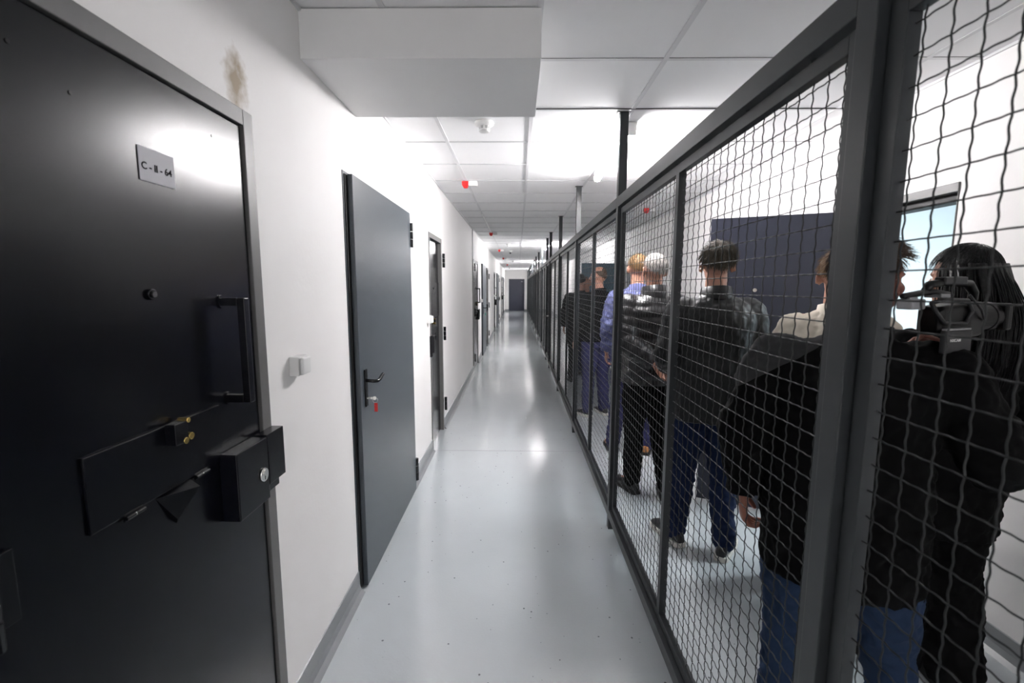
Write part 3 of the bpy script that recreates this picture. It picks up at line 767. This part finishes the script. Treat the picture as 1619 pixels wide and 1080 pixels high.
    o = body.build('person', skin, smooth=True); mods(o, vox, 2)
    o.location = loc; o.rotation_euler = (0, 0, -az); o.scale = (s, s, s)
    tag(o, label, 'person')
    def child(mb, name, m, smooth=True, bev=0): return mb.build(name, m, o, smooth=smooth, bevel=bev)
    # eyes and lips
    for sx in (-1, 1):
        e = MB().ell((0, 0, 0), (0.0115, 0.0115, 0.0115), 14, 10); e.v = [tuple(ht @ (Vector(v) + Vector((sx*0.031, 0.069, 1.678)))) for v in e.v]
        e = child(e, 'eye', EYE)
        ir = MB().ell((0, 0, 0), (0.0055, 0.002, 0.0055), 12, 6); ir.v = [tuple(ht @ (Vector(v) + Vector((sx*0.031, 0.0802, 1.678)))) for v in ir.v]
        ir.build('iris', IRIS, e, smooth=True)
    lp = MB().ell((0, 0.093, 1.617), (0.021, 0.007, 0.0045), 14, 6).ell((0, 0.092, 1.609), (0.018, 0.007, 0.005), 14, 6); lp.v = [tuple(ht @ Vector(v)) for v in lp.v]
    child(lp, 'lips', LIPS)
    # trousers
    B = bulk
    tr = MB(); k_ = 1.0
    tr.loft(rings_torso(resample([(0.84, 0.160*B, 0.120*B, 0), (0.93, 0.170*B, 0.128*B, 0), (1.00, 0.160*B, 0.118*B, 0)], 0.03)))
    for i, (kn, an, ta) in enumerate(legs):
        sx = -1 if i == 0 else 1; kn = Vector(kn); an = Vector(an)
        hp = Vector((sx*0.092, 0, 0.90)); wr_ = 1.35 if wide else 1.0
        limb(tr, [(*hp, 0.098*B), (*(hp*0.5 + kn*0.5), 0.090*B), (*kn, 0.072*wr_), (*(kn*0.6 + an*0.4), 0.070*wr_), (*(an + Vector((0, -0.004, 0.03 if wide else 0.0))), 0.064*wr_*(1.1 if wide else 1))], 18)
    t = child(tr, 'trousers', trou); mods(t, 0.010, 3, 0.022, 0.08)
    # shoes
    for i, (kn, an, ta) in enumerate(legs):
        sx = -1 if i == 0 else 1
        rz = Matrix.Translation((an[0], an[1], an[2] - 0.09)) @ Matrix.Rotation(-sx*abs(ta), 4, 'Z') if an[2] < 0.12 else Matrix.Translation((an[0], an[1], an[2] - 0.09)) @ Matrix.Rotation(-sx*abs(ta), 4, 'Z')
        prof = [(-0.078, 0.018, 0.060), (-0.074, 0.028, 0.078), (-0.055, 0.036, 0.098), (-0.02, 0.040, 0.112), (0.02, 0.042, 0.112), (0.05, 0.043, 0.094), (0.09, 0.047, 0.078), (0.14, 0.050, 0.064), (0.18, 0.046, 0.056), (0.205, 0.034, 0.046), (0.213, 0.018, 0.036)]
        up = MB(); rg = []
        for (y, hw, h_) in prof:
            ring = []
            for k in range(16):
                a = 2*PI*k/16; x = hw*math.copysign(abs(math.cos(a))**0.8, math.cos(a)); z = 0.022 + (h_ - 0.022)*(0.5 + 0.5*math.sin(a)) if True else 0
                ring.append(rz @ Vector((x*(1.0 if z < h_*0.6 else 0.88), y, z)))
            rg.append(ring)
        up.loft(rg); sh = child(up, 'shoe', shoe); mods_s = sh.modifiers.new('sub', 'SUBSURF'); mods_s.levels = 1; mods_s.render_levels = 1
        so = MB(); out = []
        for (y, hw, h_) in prof: out.append((hw + 0.004, y))
        poly = [(x, y) for x, y in out] + [(-x, y) for x, y in reversed(out)]
        so.prism([rz @ Vector((x, y - 0.002, 0.001)) for x, y in poly], rz.to_3x3() @ Vector((0, 0, 0.030)))
        so.build('sole', sole, sh, bevel=0.003)
        if sole is SOLE:
            la = MB()
            for q in range(4): la.tube([rz @ Vector((-0.022, 0.045 + 0.018*q, 0.094 - 0.006*q)), rz @ Vector((0, 0.045 + 0.018*q, 0.103 - 0.007*q)), rz @ Vector((0.022, 0.045 + 0.018*q, 0.094 - 0.006*q))], 0.0025, 6)
            la.build('laces', SOLE, sh, smooth=True)
    # jacket / coat / shirt
    J = MB()
    js = [(hem, 0.185*B, 0.145*B, 0), (0.95, 0.192*B, 0.148*B, 0), (1.05, 0.186*B, 0.142*B, 0), (1.18, 0.180*B, 0.138*B, 0.0), (1.30, 0.190*B, 0.142*B, 0.0),
          (1.38, 0.196*B, 0.135*B, -0.004), (1.435, 0.182*B, 0.112*B, -0.008), (1.475, 0.135*B, 0.092, -0.012), (1.505, 0.082, 0.078, -0.012), (1.53, 0.074, 0.074, -0.010)]
    js = [q for q in js if q[0] >= hem]
    rr = resample(js, 0.008)
    if puffer:
        rr = [(z, a + 0.016*abs(math.sin(PI*z/0.075)) * (1 if z < 1.44 else 0.5), b + 0.016*abs(math.sin(PI*z/0.075)), cy) for z, a, b, cy in rr]
    J.loft(rings_torso(rr, 32))
    for i, (el, wr) in enumerate(arms):
        sx = -1 if i == 0 else 1; el = Vector(el); wr = Vector(wr)
        sh = Vector((sx*0.17*B, -0.004, 1.408)); q = sleeve_r*B
        cuff = wr - (wr - el).normalized()*0.005
        pts = smooth_pts([(sx*0.08, -0.005, 1.41, 0.075), (*sh, 0.074*q), (*(sh*0.5 + el*0.5), 0.066*q), (*el, 0.060*q), (*(el*0.5 + cuff*0.5), 0.054*q), (*cuff, 0.045*q)], 10)
        if puffer:
            acc = 0; out = []
            for k, v in enumerate(pts):
                if k: acc += (Vector(v[:3]) - Vector(pts[k-1][:3])).length
                out.append((*v[:3], v[3] + 0.012*abs(math.sin(PI*acc/0.07))))
            pts = out
        J.tube([v[:3] for v in pts], [v[3] for v in pts], 18, round_ends=False)
    jk = child(J, top or 'jacket', topmat); mods(jk, 0.010, 2 if puffer else 4, 0.008 if puffer else (0.016 if topmat is LEATHER else 0.026), 0.05 if puffer else 0.10)
    # collar: open ring standing round the neck
    if collar:
        cm, z0, z1, r0, r1 = collar
        n = 32; rg = []
        for (rad, z) in ((r0, z0), (r1, z1), (r1 - 0.008, z1 + 0.002), (r1 - 0.014, z1 - 0.004), (r0 - 0.016, z0)):
            rg.append([(rad*0.98*math.cos(2*PI*k/n), -0.012 + rad*1.05*math.sin(2*PI*k/n), z + 0.014*(-math.sin(2*PI*k/n))) for k in range(n)])
        MB().loft(rg, cap=False).build('collar', cm, jk, smooth=True)
    # hair
    if hair:
        make_hair(o, ht, **hair)
    return o

def make_hair(o, ht, m, length=0.03, density=1500, thick=0.012, hairline=0.0, long=False, seed=1, curly=0.0, top_bald=False, sides_short=0.5, sleek=1.0):
    rnd = random.Random(seed); n, q = 44, 30
    def inhair(d):            # d unit direction from the cranium centre
        # hairline: forehead open at the front, round the ears, nape at the back
        if d.y > 0.25: lim = 0.42 + 0.5*(d.y - 0.25) - hairline
        elif d.y > -0.15: lim = 0.05 + (d.y + 0.15)*0.92
        else: lim = -0.62 + (d.y + 1)*0.70 if not long else -0.8
        if top_bald and d.z > 0.55 and d.y > -0.55: return False
        return d.z > lim
    def surf(d, off):
        k = 1.0/math.sqrt((d.x/0.0745)**2 + (d.y/0.0945)**2 + (d.z/0.0945)**2)
        v = d*k; return v + d*off
    th = lambda d: thick*(sides_short + (1 - sides_short)*max(0, min(1, (d.z + 0.2)/0.8)))
    vs = []; idx = {}; fs = []
    grid = []
    for i in range(q + 1):
        t = PI*(0.02 + 0.96*i/q)
        for k in range(n):
            a = 2*PI*k/n; d = Vector((math.sin(t)*math.cos(a), math.sin(t)*math.sin(a), math.cos(t)))
            ns = 0.5 + 0.5*noise.noise(d*4 + Vector((seed, 0, 0)))
            grid.append((d, surf(d, th(d)*(0.6 + 0.5*ns))))
    keep = []
    for i in range(q):
        for k in range(n):
            ids = (i*n + k, i*n + (k+1) % n, (i+1)*n + (k+1) % n, (i+1)*n + k)
            if all(inhair(grid[j][0]) for j in ids): keep.append(ids)
    if not top_bald: keep.append(tuple(range(n)))
    mp = {}
    for f in keep:
        for j in f:
            if j not in mp: mp[j] = len(vs); vs.append(ht @ (HC + grid[j][1]))
    mb = MB().add(vs, [tuple(mp[j] for j in f) for f in keep])
    cap = mb.build('hair', m, o, smooth=True)
    sd = cap.modifiers.new('thick', 'SOLIDIFY'); sd.thickness = 0.010; sd.offset = -1
    # strands
    st = MB(); cnt = 0
    while cnt < density:
        d = Vector((rnd.gauss(0, 1), rnd.gauss(0, 1), rnd.gauss(0, 1))).normalized()
        if not inhair(d): continue
        cnt += 1
        base = surf(d, th(d)*0.55)
        crown = Vector((0, -0.35, 0.94)).normalized()
        flow = (d - crown); flow = (flow - d*flow.dot(d))
        if flow.length < 1e-3: flow = Vector((0, 1, 0))
        flow.normalize()
        if d.z > 0.5 and d.y > -0.2 and sleek > 0.5: flow = (flow*0.6 + Vector((0.3, 0.7, 0))).normalized()
        jit = Vector((rnd.gauss(0, 1), rnd.gauss(0, 1), rnd.gauss(0, 1)))
        L = length*(sides_short + (1 - sides_short)*max(0, min(1, (d.z + 0.2)/0.8)))*rnd.uniform(0.6, 1.25)
        lift = rnd.uniform(0.15, 0.5)*sleek
        wv = flow.cross(d).normalized()*rnd.uniform(0.0008, 0.0018)
        pts = []; p = base
        for k in range(5):
            f = k/4
            pp_ = base + flow*L*f + d*(L*lift*math.sin(f*PI*0.55)*0.6 + 0.001) + jit*0.0025*f + (jit.cross(d))*curly*math.sin(f*6)*0.004
            if sleek < 0.5: pp_ = surf((base + flow*L*f).normalized(), th(d)*0.95 + 0.0015*rnd.random())
            pts.append(pp_)
        vs = []
        for k, pt in enumerate(pts):
            w_ = wv*(1 - 0.8*(k/4)); nn = d*0.0006
            vs += [ht @ (HC + pt - w_), ht @ (HC + pt + w_), ht @ (HC + pt + nn)]
        fs = []
        for k in range(4):
            for a in range(3):
                b = (a + 1) % 3; fs.append((k*3 + a, k*3 + b, k*3 + 3 + b, k*3 + 3 + a))
        fs += [(0, 2, 1), (12, 13, 14)]
        st.add(vs, fs)
    if long:   # length down the back and over the shoulder
        L = MB(); 
        for i in range(90):
            a = R(200 + 140*rnd.random()); rr = rnd.uniform(0.6, 1.0)
            x, y = 0.088*math.cos(a)*rr, 0.108*math.sin(a)*rr
            b0 = HC + Vector((x, y, 0.02)); pts = []
            ex = rnd.uniform(-0.012, 0.012)
            dl = rnd.uniform(0.30, 0.42)
            for k in range(7):
                f = k/6
                pts.append(b0 + Vector((ex*f*2 + x*0.35*math.sin(f*2.2), -0.045*math.sin(f*PI*0.8)*1.0 - 0.02*f, -dl*f + 0.01)) + Vector((0.004*math.sin(9*f + i), 0, 0)))
            L.tube([p for p in pts], [0.016, 0.017, 0.017, 0.016, 0.014, 0.010, 0.003], 8, flat=0.6)
        for i in range(160):
            a = R(185 + 170*rnd.random()); x, y = 0.094*math.cos(a), 0.114*math.sin(a)
            b0 = HC + Vector((x, y, 0.02)); dl = rnd.uniform(0.3, 0.46); ex = rnd.uniform(-0.03, 0.03)
            L.tube([b0 + Vector((ex*f + x*0.45*math.sin(f*2.2), -0.055*math.sin(f*PI*0.8) - 0.02*f, -dl*f)) for f in (0, .2, .4, .6, .8, 1)], [0.0022, .0022, .002, .002, .0015, .0008], 5)
        L.build('long_hair', m, cap, smooth=True)
    st.build('strands', m, cap, smooth=False)

HB = hair_mat('dark_blond_hair', (0.075, 0.062, 0.045)); HBR = hair_mat('brown_hair', (0.045, 0.028, 0.018)); HG = hair_mat('grey_hair', (0.36, 0.34, 0.32))
HK = hair_mat('black_hair', (0.002, 0.002, 0.0025)); HL = hair_mat('light_brown_hair', (0.16, 0.095, 0.045)); HF = hair_mat('reddish_brown_hair', (0.060, 0.036, 0.024))

# A: man in black leather jacket and dark jeans, seen from behind
person('man in black leather jacket, dark jeans and white-soled trainers, seen from behind', (1.16, 2.66, 0), R(4), 1.045, head_turn=R(4),
       arms=[((-0.26, -0.02, 1.17), (-0.20, 0.20, 1.05)), ((0.26, -0.02, 1.17), (0.20, 0.20, 1.05))],
       legs=[((-0.115, 0.03, 0.50), (-0.150, 0.04, 0.09), 0.35), ((0.085, 0.00, 0.50), (0.095, -0.09, 0.09), 0.55)],
       topmat=LEATHER, hem=0.80, trou=DENIM, shoe=SHOE, sole=SOLE, hair=dict(m=HB, length=0.042, density=2600, thick=0.014, seed=3, sides_short=0.55), bulk=1.12,
       collar=(LEATHER, 1.475, 1.545, 0.092, 0.082), vox=0.006)
# B: man in quilted jacket, hands behind the back
person('grey-haired man in black quilted puffer jacket with hands behind his back', (1.03, 3.42, 0), R(-6), 1.04, head_turn=R(-8),
       arms=[((-0.235, -0.10, 1.18), (-0.06, -0.20, 1.03)), ((0.25, -0.10, 1.18), (0.07, -0.21, 1.02))],
       legs=[((-0.10, 0.04, 0.50), (-0.11, 0.02, 0.09), 0.25), ((0.09, 0.02, 0.50), (0.10, -0.12, 0.09), 0.30)],
       top='puffer_jacket', topmat=PUFF, puffer=True, hem=0.86, trou=BLK, shoe=SHOE, sole=SOLEB, bulk=1.14, sleeve_r=1.05,
       hair=dict(m=HG, length=0.018, density=1500, thick=0.008, seed=5, sides_short=0.9), collar=(PUFF, 1.47, 1.56, 0.100, 0.092), vox=0.006,
       handn=[(0, -1, 0.2), (0, -1, 0.2)])
# C: person in blue shirt
person('man in blue shirt with light brown hair, standing behind the puffer jacket man', (1.13, 4.28, 0), R(10), 1.07, head_turn=R(-10),
       top='shirt', topmat=SHIRT, hem=0.84, trou=DENIM3, shoe=TAN, sole=SOLEB, hair=dict(m=HL, length=0.03, density=900, thick=0.013, seed=6), collar=(SHIRT, 1.475, 1.53, 0.085, 0.072), bulk=1.08,
       legs=[((-0.13, 0.02, 0.50), (-0.17, 0.0, 0.09), 0.2), ((0.10, 0.02, 0.50), (0.13, 0.0, 0.09), 0.2)])
# D: bald man
person('bald man in dark jacket and jeans farther along, seen through the third bay', (0.99, 5.55, 0), R(-25), 1.04, head_turn=R(-30), skin=SK,
       topmat=BLK, hem=0.92, trou=DENIM3, shoe=SHOE, sole=SOLE, hair=dict(m=HBR, length=0.010, density=400, thick=0.003, top_bald=True, seed=8), collar=(BLK, 1.475, 1.53, 0.09, 0.08), bulk=1.12)
# farther visitors
person('dark-haired person in dark jacket far down the fenced aisle', (1.05, 7.6, 0), R(0), 1.02, topmat=BLK, hem=0.82, trou=BLK, sole=SOLEB,
       hair=dict(m=HK, length=0.02, density=300, thick=0.012, seed=9), vox=0.012, bulk=1.08)
person('farthest visitor in dark clothes at the far end of the group', (1.25, 8.25, 0), R(-160), 1.0, topmat=BLK, hem=0.80, trou=DENIM, sole=SOLEB,
       hair=dict(m=HBR, length=0.02, density=300, thick=0.012, seed=10), vox=0.012)
# E: person in a cream jacket by the doorway
person('person in cream jacket beside the bright doorway, half hidden by the thick post', (1.58, 2.24, 0), R(38), 1.0, head_turn=R(-10),
       topmat=CREAM, hem=0.80, trou=BLK, shoe=SHOE, sole=SOLEB, hair=dict(m=HL, length=0.04, density=1400, thick=0.018, curly=1.0, seed=12), collar=(CREAM, 1.475, 1.53, 0.09, 0.082), bulk=1.05,
       legs=[((-0.10, 0.02, 0.50), (-0.11, 0.03, 0.09), 0.1), ((0.10, 0.0, 0.50), (0.11, -0.16, 0.09), 0.1)])
# F: large man in the foreground
person('big man in black jacket and blue jeans close behind the fence, raising the video camera', (1.01, 1.34, 0), R(30), 0.98, head_turn=R(46), head_tilt=R(4), skin=SKR,
       arms=[((-0.29, -0.05, 1.17), (-0.275, 0.00, 0.95)), ((0.32, -0.06, 1.18), (0.25, 0.10, 1.405))],
       legs=[((-0.115, 0.03, 0.50), (-0.12, 0.0, 0.09), 0.2), ((0.16, 0.02, 0.50), (0.22, -0.02, 0.09), 0.2)],
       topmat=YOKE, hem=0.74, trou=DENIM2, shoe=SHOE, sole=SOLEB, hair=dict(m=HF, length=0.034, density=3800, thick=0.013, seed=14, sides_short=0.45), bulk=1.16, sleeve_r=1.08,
       collar=(BLK, 1.475, 1.535, 0.092, 0.086), vox=0.0045, curl=0.75)
# G: woman in black with the video camera
person('woman in black coat with long black hair near the right wall, back turned', (1.65, 1.70, 0), R(8), 0.985, head_turn=R(-18), skin=SK,
       arms=[((-0.23, 0.02, 1.17), (-0.20, 0.10, 0.93)), ((0.27, -0.04, 1.17), (0.25, 0.02, 0.93))],
       legs=[((-0.085, 0.02, 0.50), (-0.095, 0.0, 0.09), 0.1), ((0.085, 0.0, 0.50), (0.10, -0.05, 0.09), 0.1)],
       top='coat', topmat=BLK, hem=0.70, trou=BLK, wide=True, shoe=SHOE, sole=SOLEB, hair=dict(m=HK, length=0.06, density=1800, thick=0.018, long=True, seed=16, sides_short=0.9, sleek=0.12), bulk=1.03,
       collar=(BLK, 1.475, 1.525, 0.085, 0.078), vox=0.006)

# video camera raised by the big man: eyepiece at his face, lens pointing right and away
vc = tag(empty('video_camera', (1.185, 1.265, 1.56)), 'black professional video camera with top handle raised beside the big man', 'video camera')
vc.rotation_euler = (0, R(-1), R(16))
K = mat('black_camera_plastic', (0.003, 0.003, 0.0033), 0.35, spec=0.3); K2 = mat('dark_grey_camera_plastic', (0.022, 0.022, 0.024), 0.4, spec=0.35); K3 = mat('silver_camera_plastic', (0.30, 0.30, 0.31), 0.35, metal=0.2)
# local: +x is towards the lens, -y is the side with the screen
def cham(x, hw, hh, c): return [(x, y*hw, z*hh + c) for (y, z) in ((-1, -0.8), (-0.8, -1), (0.8, -1), (1, -0.8), (1, 0.8), (0.8, 1), (-0.8, 1), (-1, 0.8))]
MB().loft([cham(-0.055, 0.024, 0.030, -0.03), cham(-0.045, 0.032, 0.040, -0.03), cham(0.05, 0.038, 0.050, -0.030), cham(0.105, 0.036, 0.048, -0.028), cham(0.115, 0.030, 0.040, -0.028)]).build('body', K, vc, bevel=0.004)
ln = MB().cyl((0.114, 0, -0.025), (1, 0, 0), 0.036, 0.04, 28, 0.040).cyl((0.154, 0, -0.025), (1, 0, 0), 0.042, 0.025, 28).build('lens_barrel', K, vc, bevel=0.002)
MB().box(0.179, 0.205, -0.046, 0.046, -0.062, 0.014).build('lens_hood', K, ln, bevel=0.006)
MB().cyl((0.205, 0, -0.025), (1, 0, 0), 0.030, 0.002, 24).build('lens_glass', mat('lens_glass', (0.01, 0.012, 0.03), 0.03), ln)
hn = MB().tube([(-0.075, 0, 0.052), (-0.06, 0, 0.070), (0.0, 0, 0.076), (0.09, 0, 0.070), (0.115, 0, 0.045), (0.112, 0, 0.01)], [0.011, 0.013, 0.014, 0.014, 0.012, 0.012], 14, flat=0.75)
hn = hn.build('top_handle', K, vc, smooth=True)
MB().box(-0.028, 0.060, -0.0165, 0.012, 0.068, 0.090).build('handle_cover', K2, hn, bevel=0.004)
MB().tube([(-0.152, 0, 0.040), (-0.10, 0, 0.046), (-0.05, 0, 0.050), (0.02, 0, 0.040)], [0.010, 0.011, 0.011, 0.010], 12, flat=0.8, round_ends=True).build('viewfinder_arm', K, vc, smooth=True)
vf = MB().box(-0.150, -0.098, -0.020, 0.020, 0.004, 0.032).build('viewfinder', K3, vc, bevel=0.004)
MB().box(-0.148, -0.118, -0.012, 0.012, 0.0325, 0.037).build('viewfinder_button', K3, vf, bevel=0.001)
MB().tube([(-0.105, -0.036, 0.022), (-0.062, -0.040, 0.030), (0.02, -0.042, 0.026), (0.042, -0.042, -0.004), (0.022, -0.042, -0.036), (-0.055, -0.040, -0.034), (-0.085, -0.038, -0.006), (-0.105, -0.036, 0.022)], 0.0055, 10).build('hand_grip', K2, vc, smooth=True)
MB().box(-0.06, -0.025, -0.030, 0.012, 0.034, 0.044).build('switch_plate', K3, vc, bevel=0.002)
sp = MB().box(-0.082, 0.018, -0.062, -0.048, -0.112, -0.052).build('screen_cover', K2, vc, bevel=0.003)
MB().box(-0.080, 0.016, -0.060, -0.050, -0.0515, -0.047).build('screen_edge', K3, sp, bevel=0.001)
MB().box(-0.03, 0.0, -0.0478, -0.030, -0.098, -0.056).build('screen_hinge', K, sp, bevel=0.002)
text(sp, 'NXCAM', 0.011, (-0.045, -0.0625, -0.078), (PI/2, 0, 0), M['white_plastic'])
MB().tube([(0.03, -0.040, 0.04), (0.065, -0.050, 0.0), (0.10, -0.040, -0.03)], 0.003, 8).build('strap', K2, vc, smooth=True)
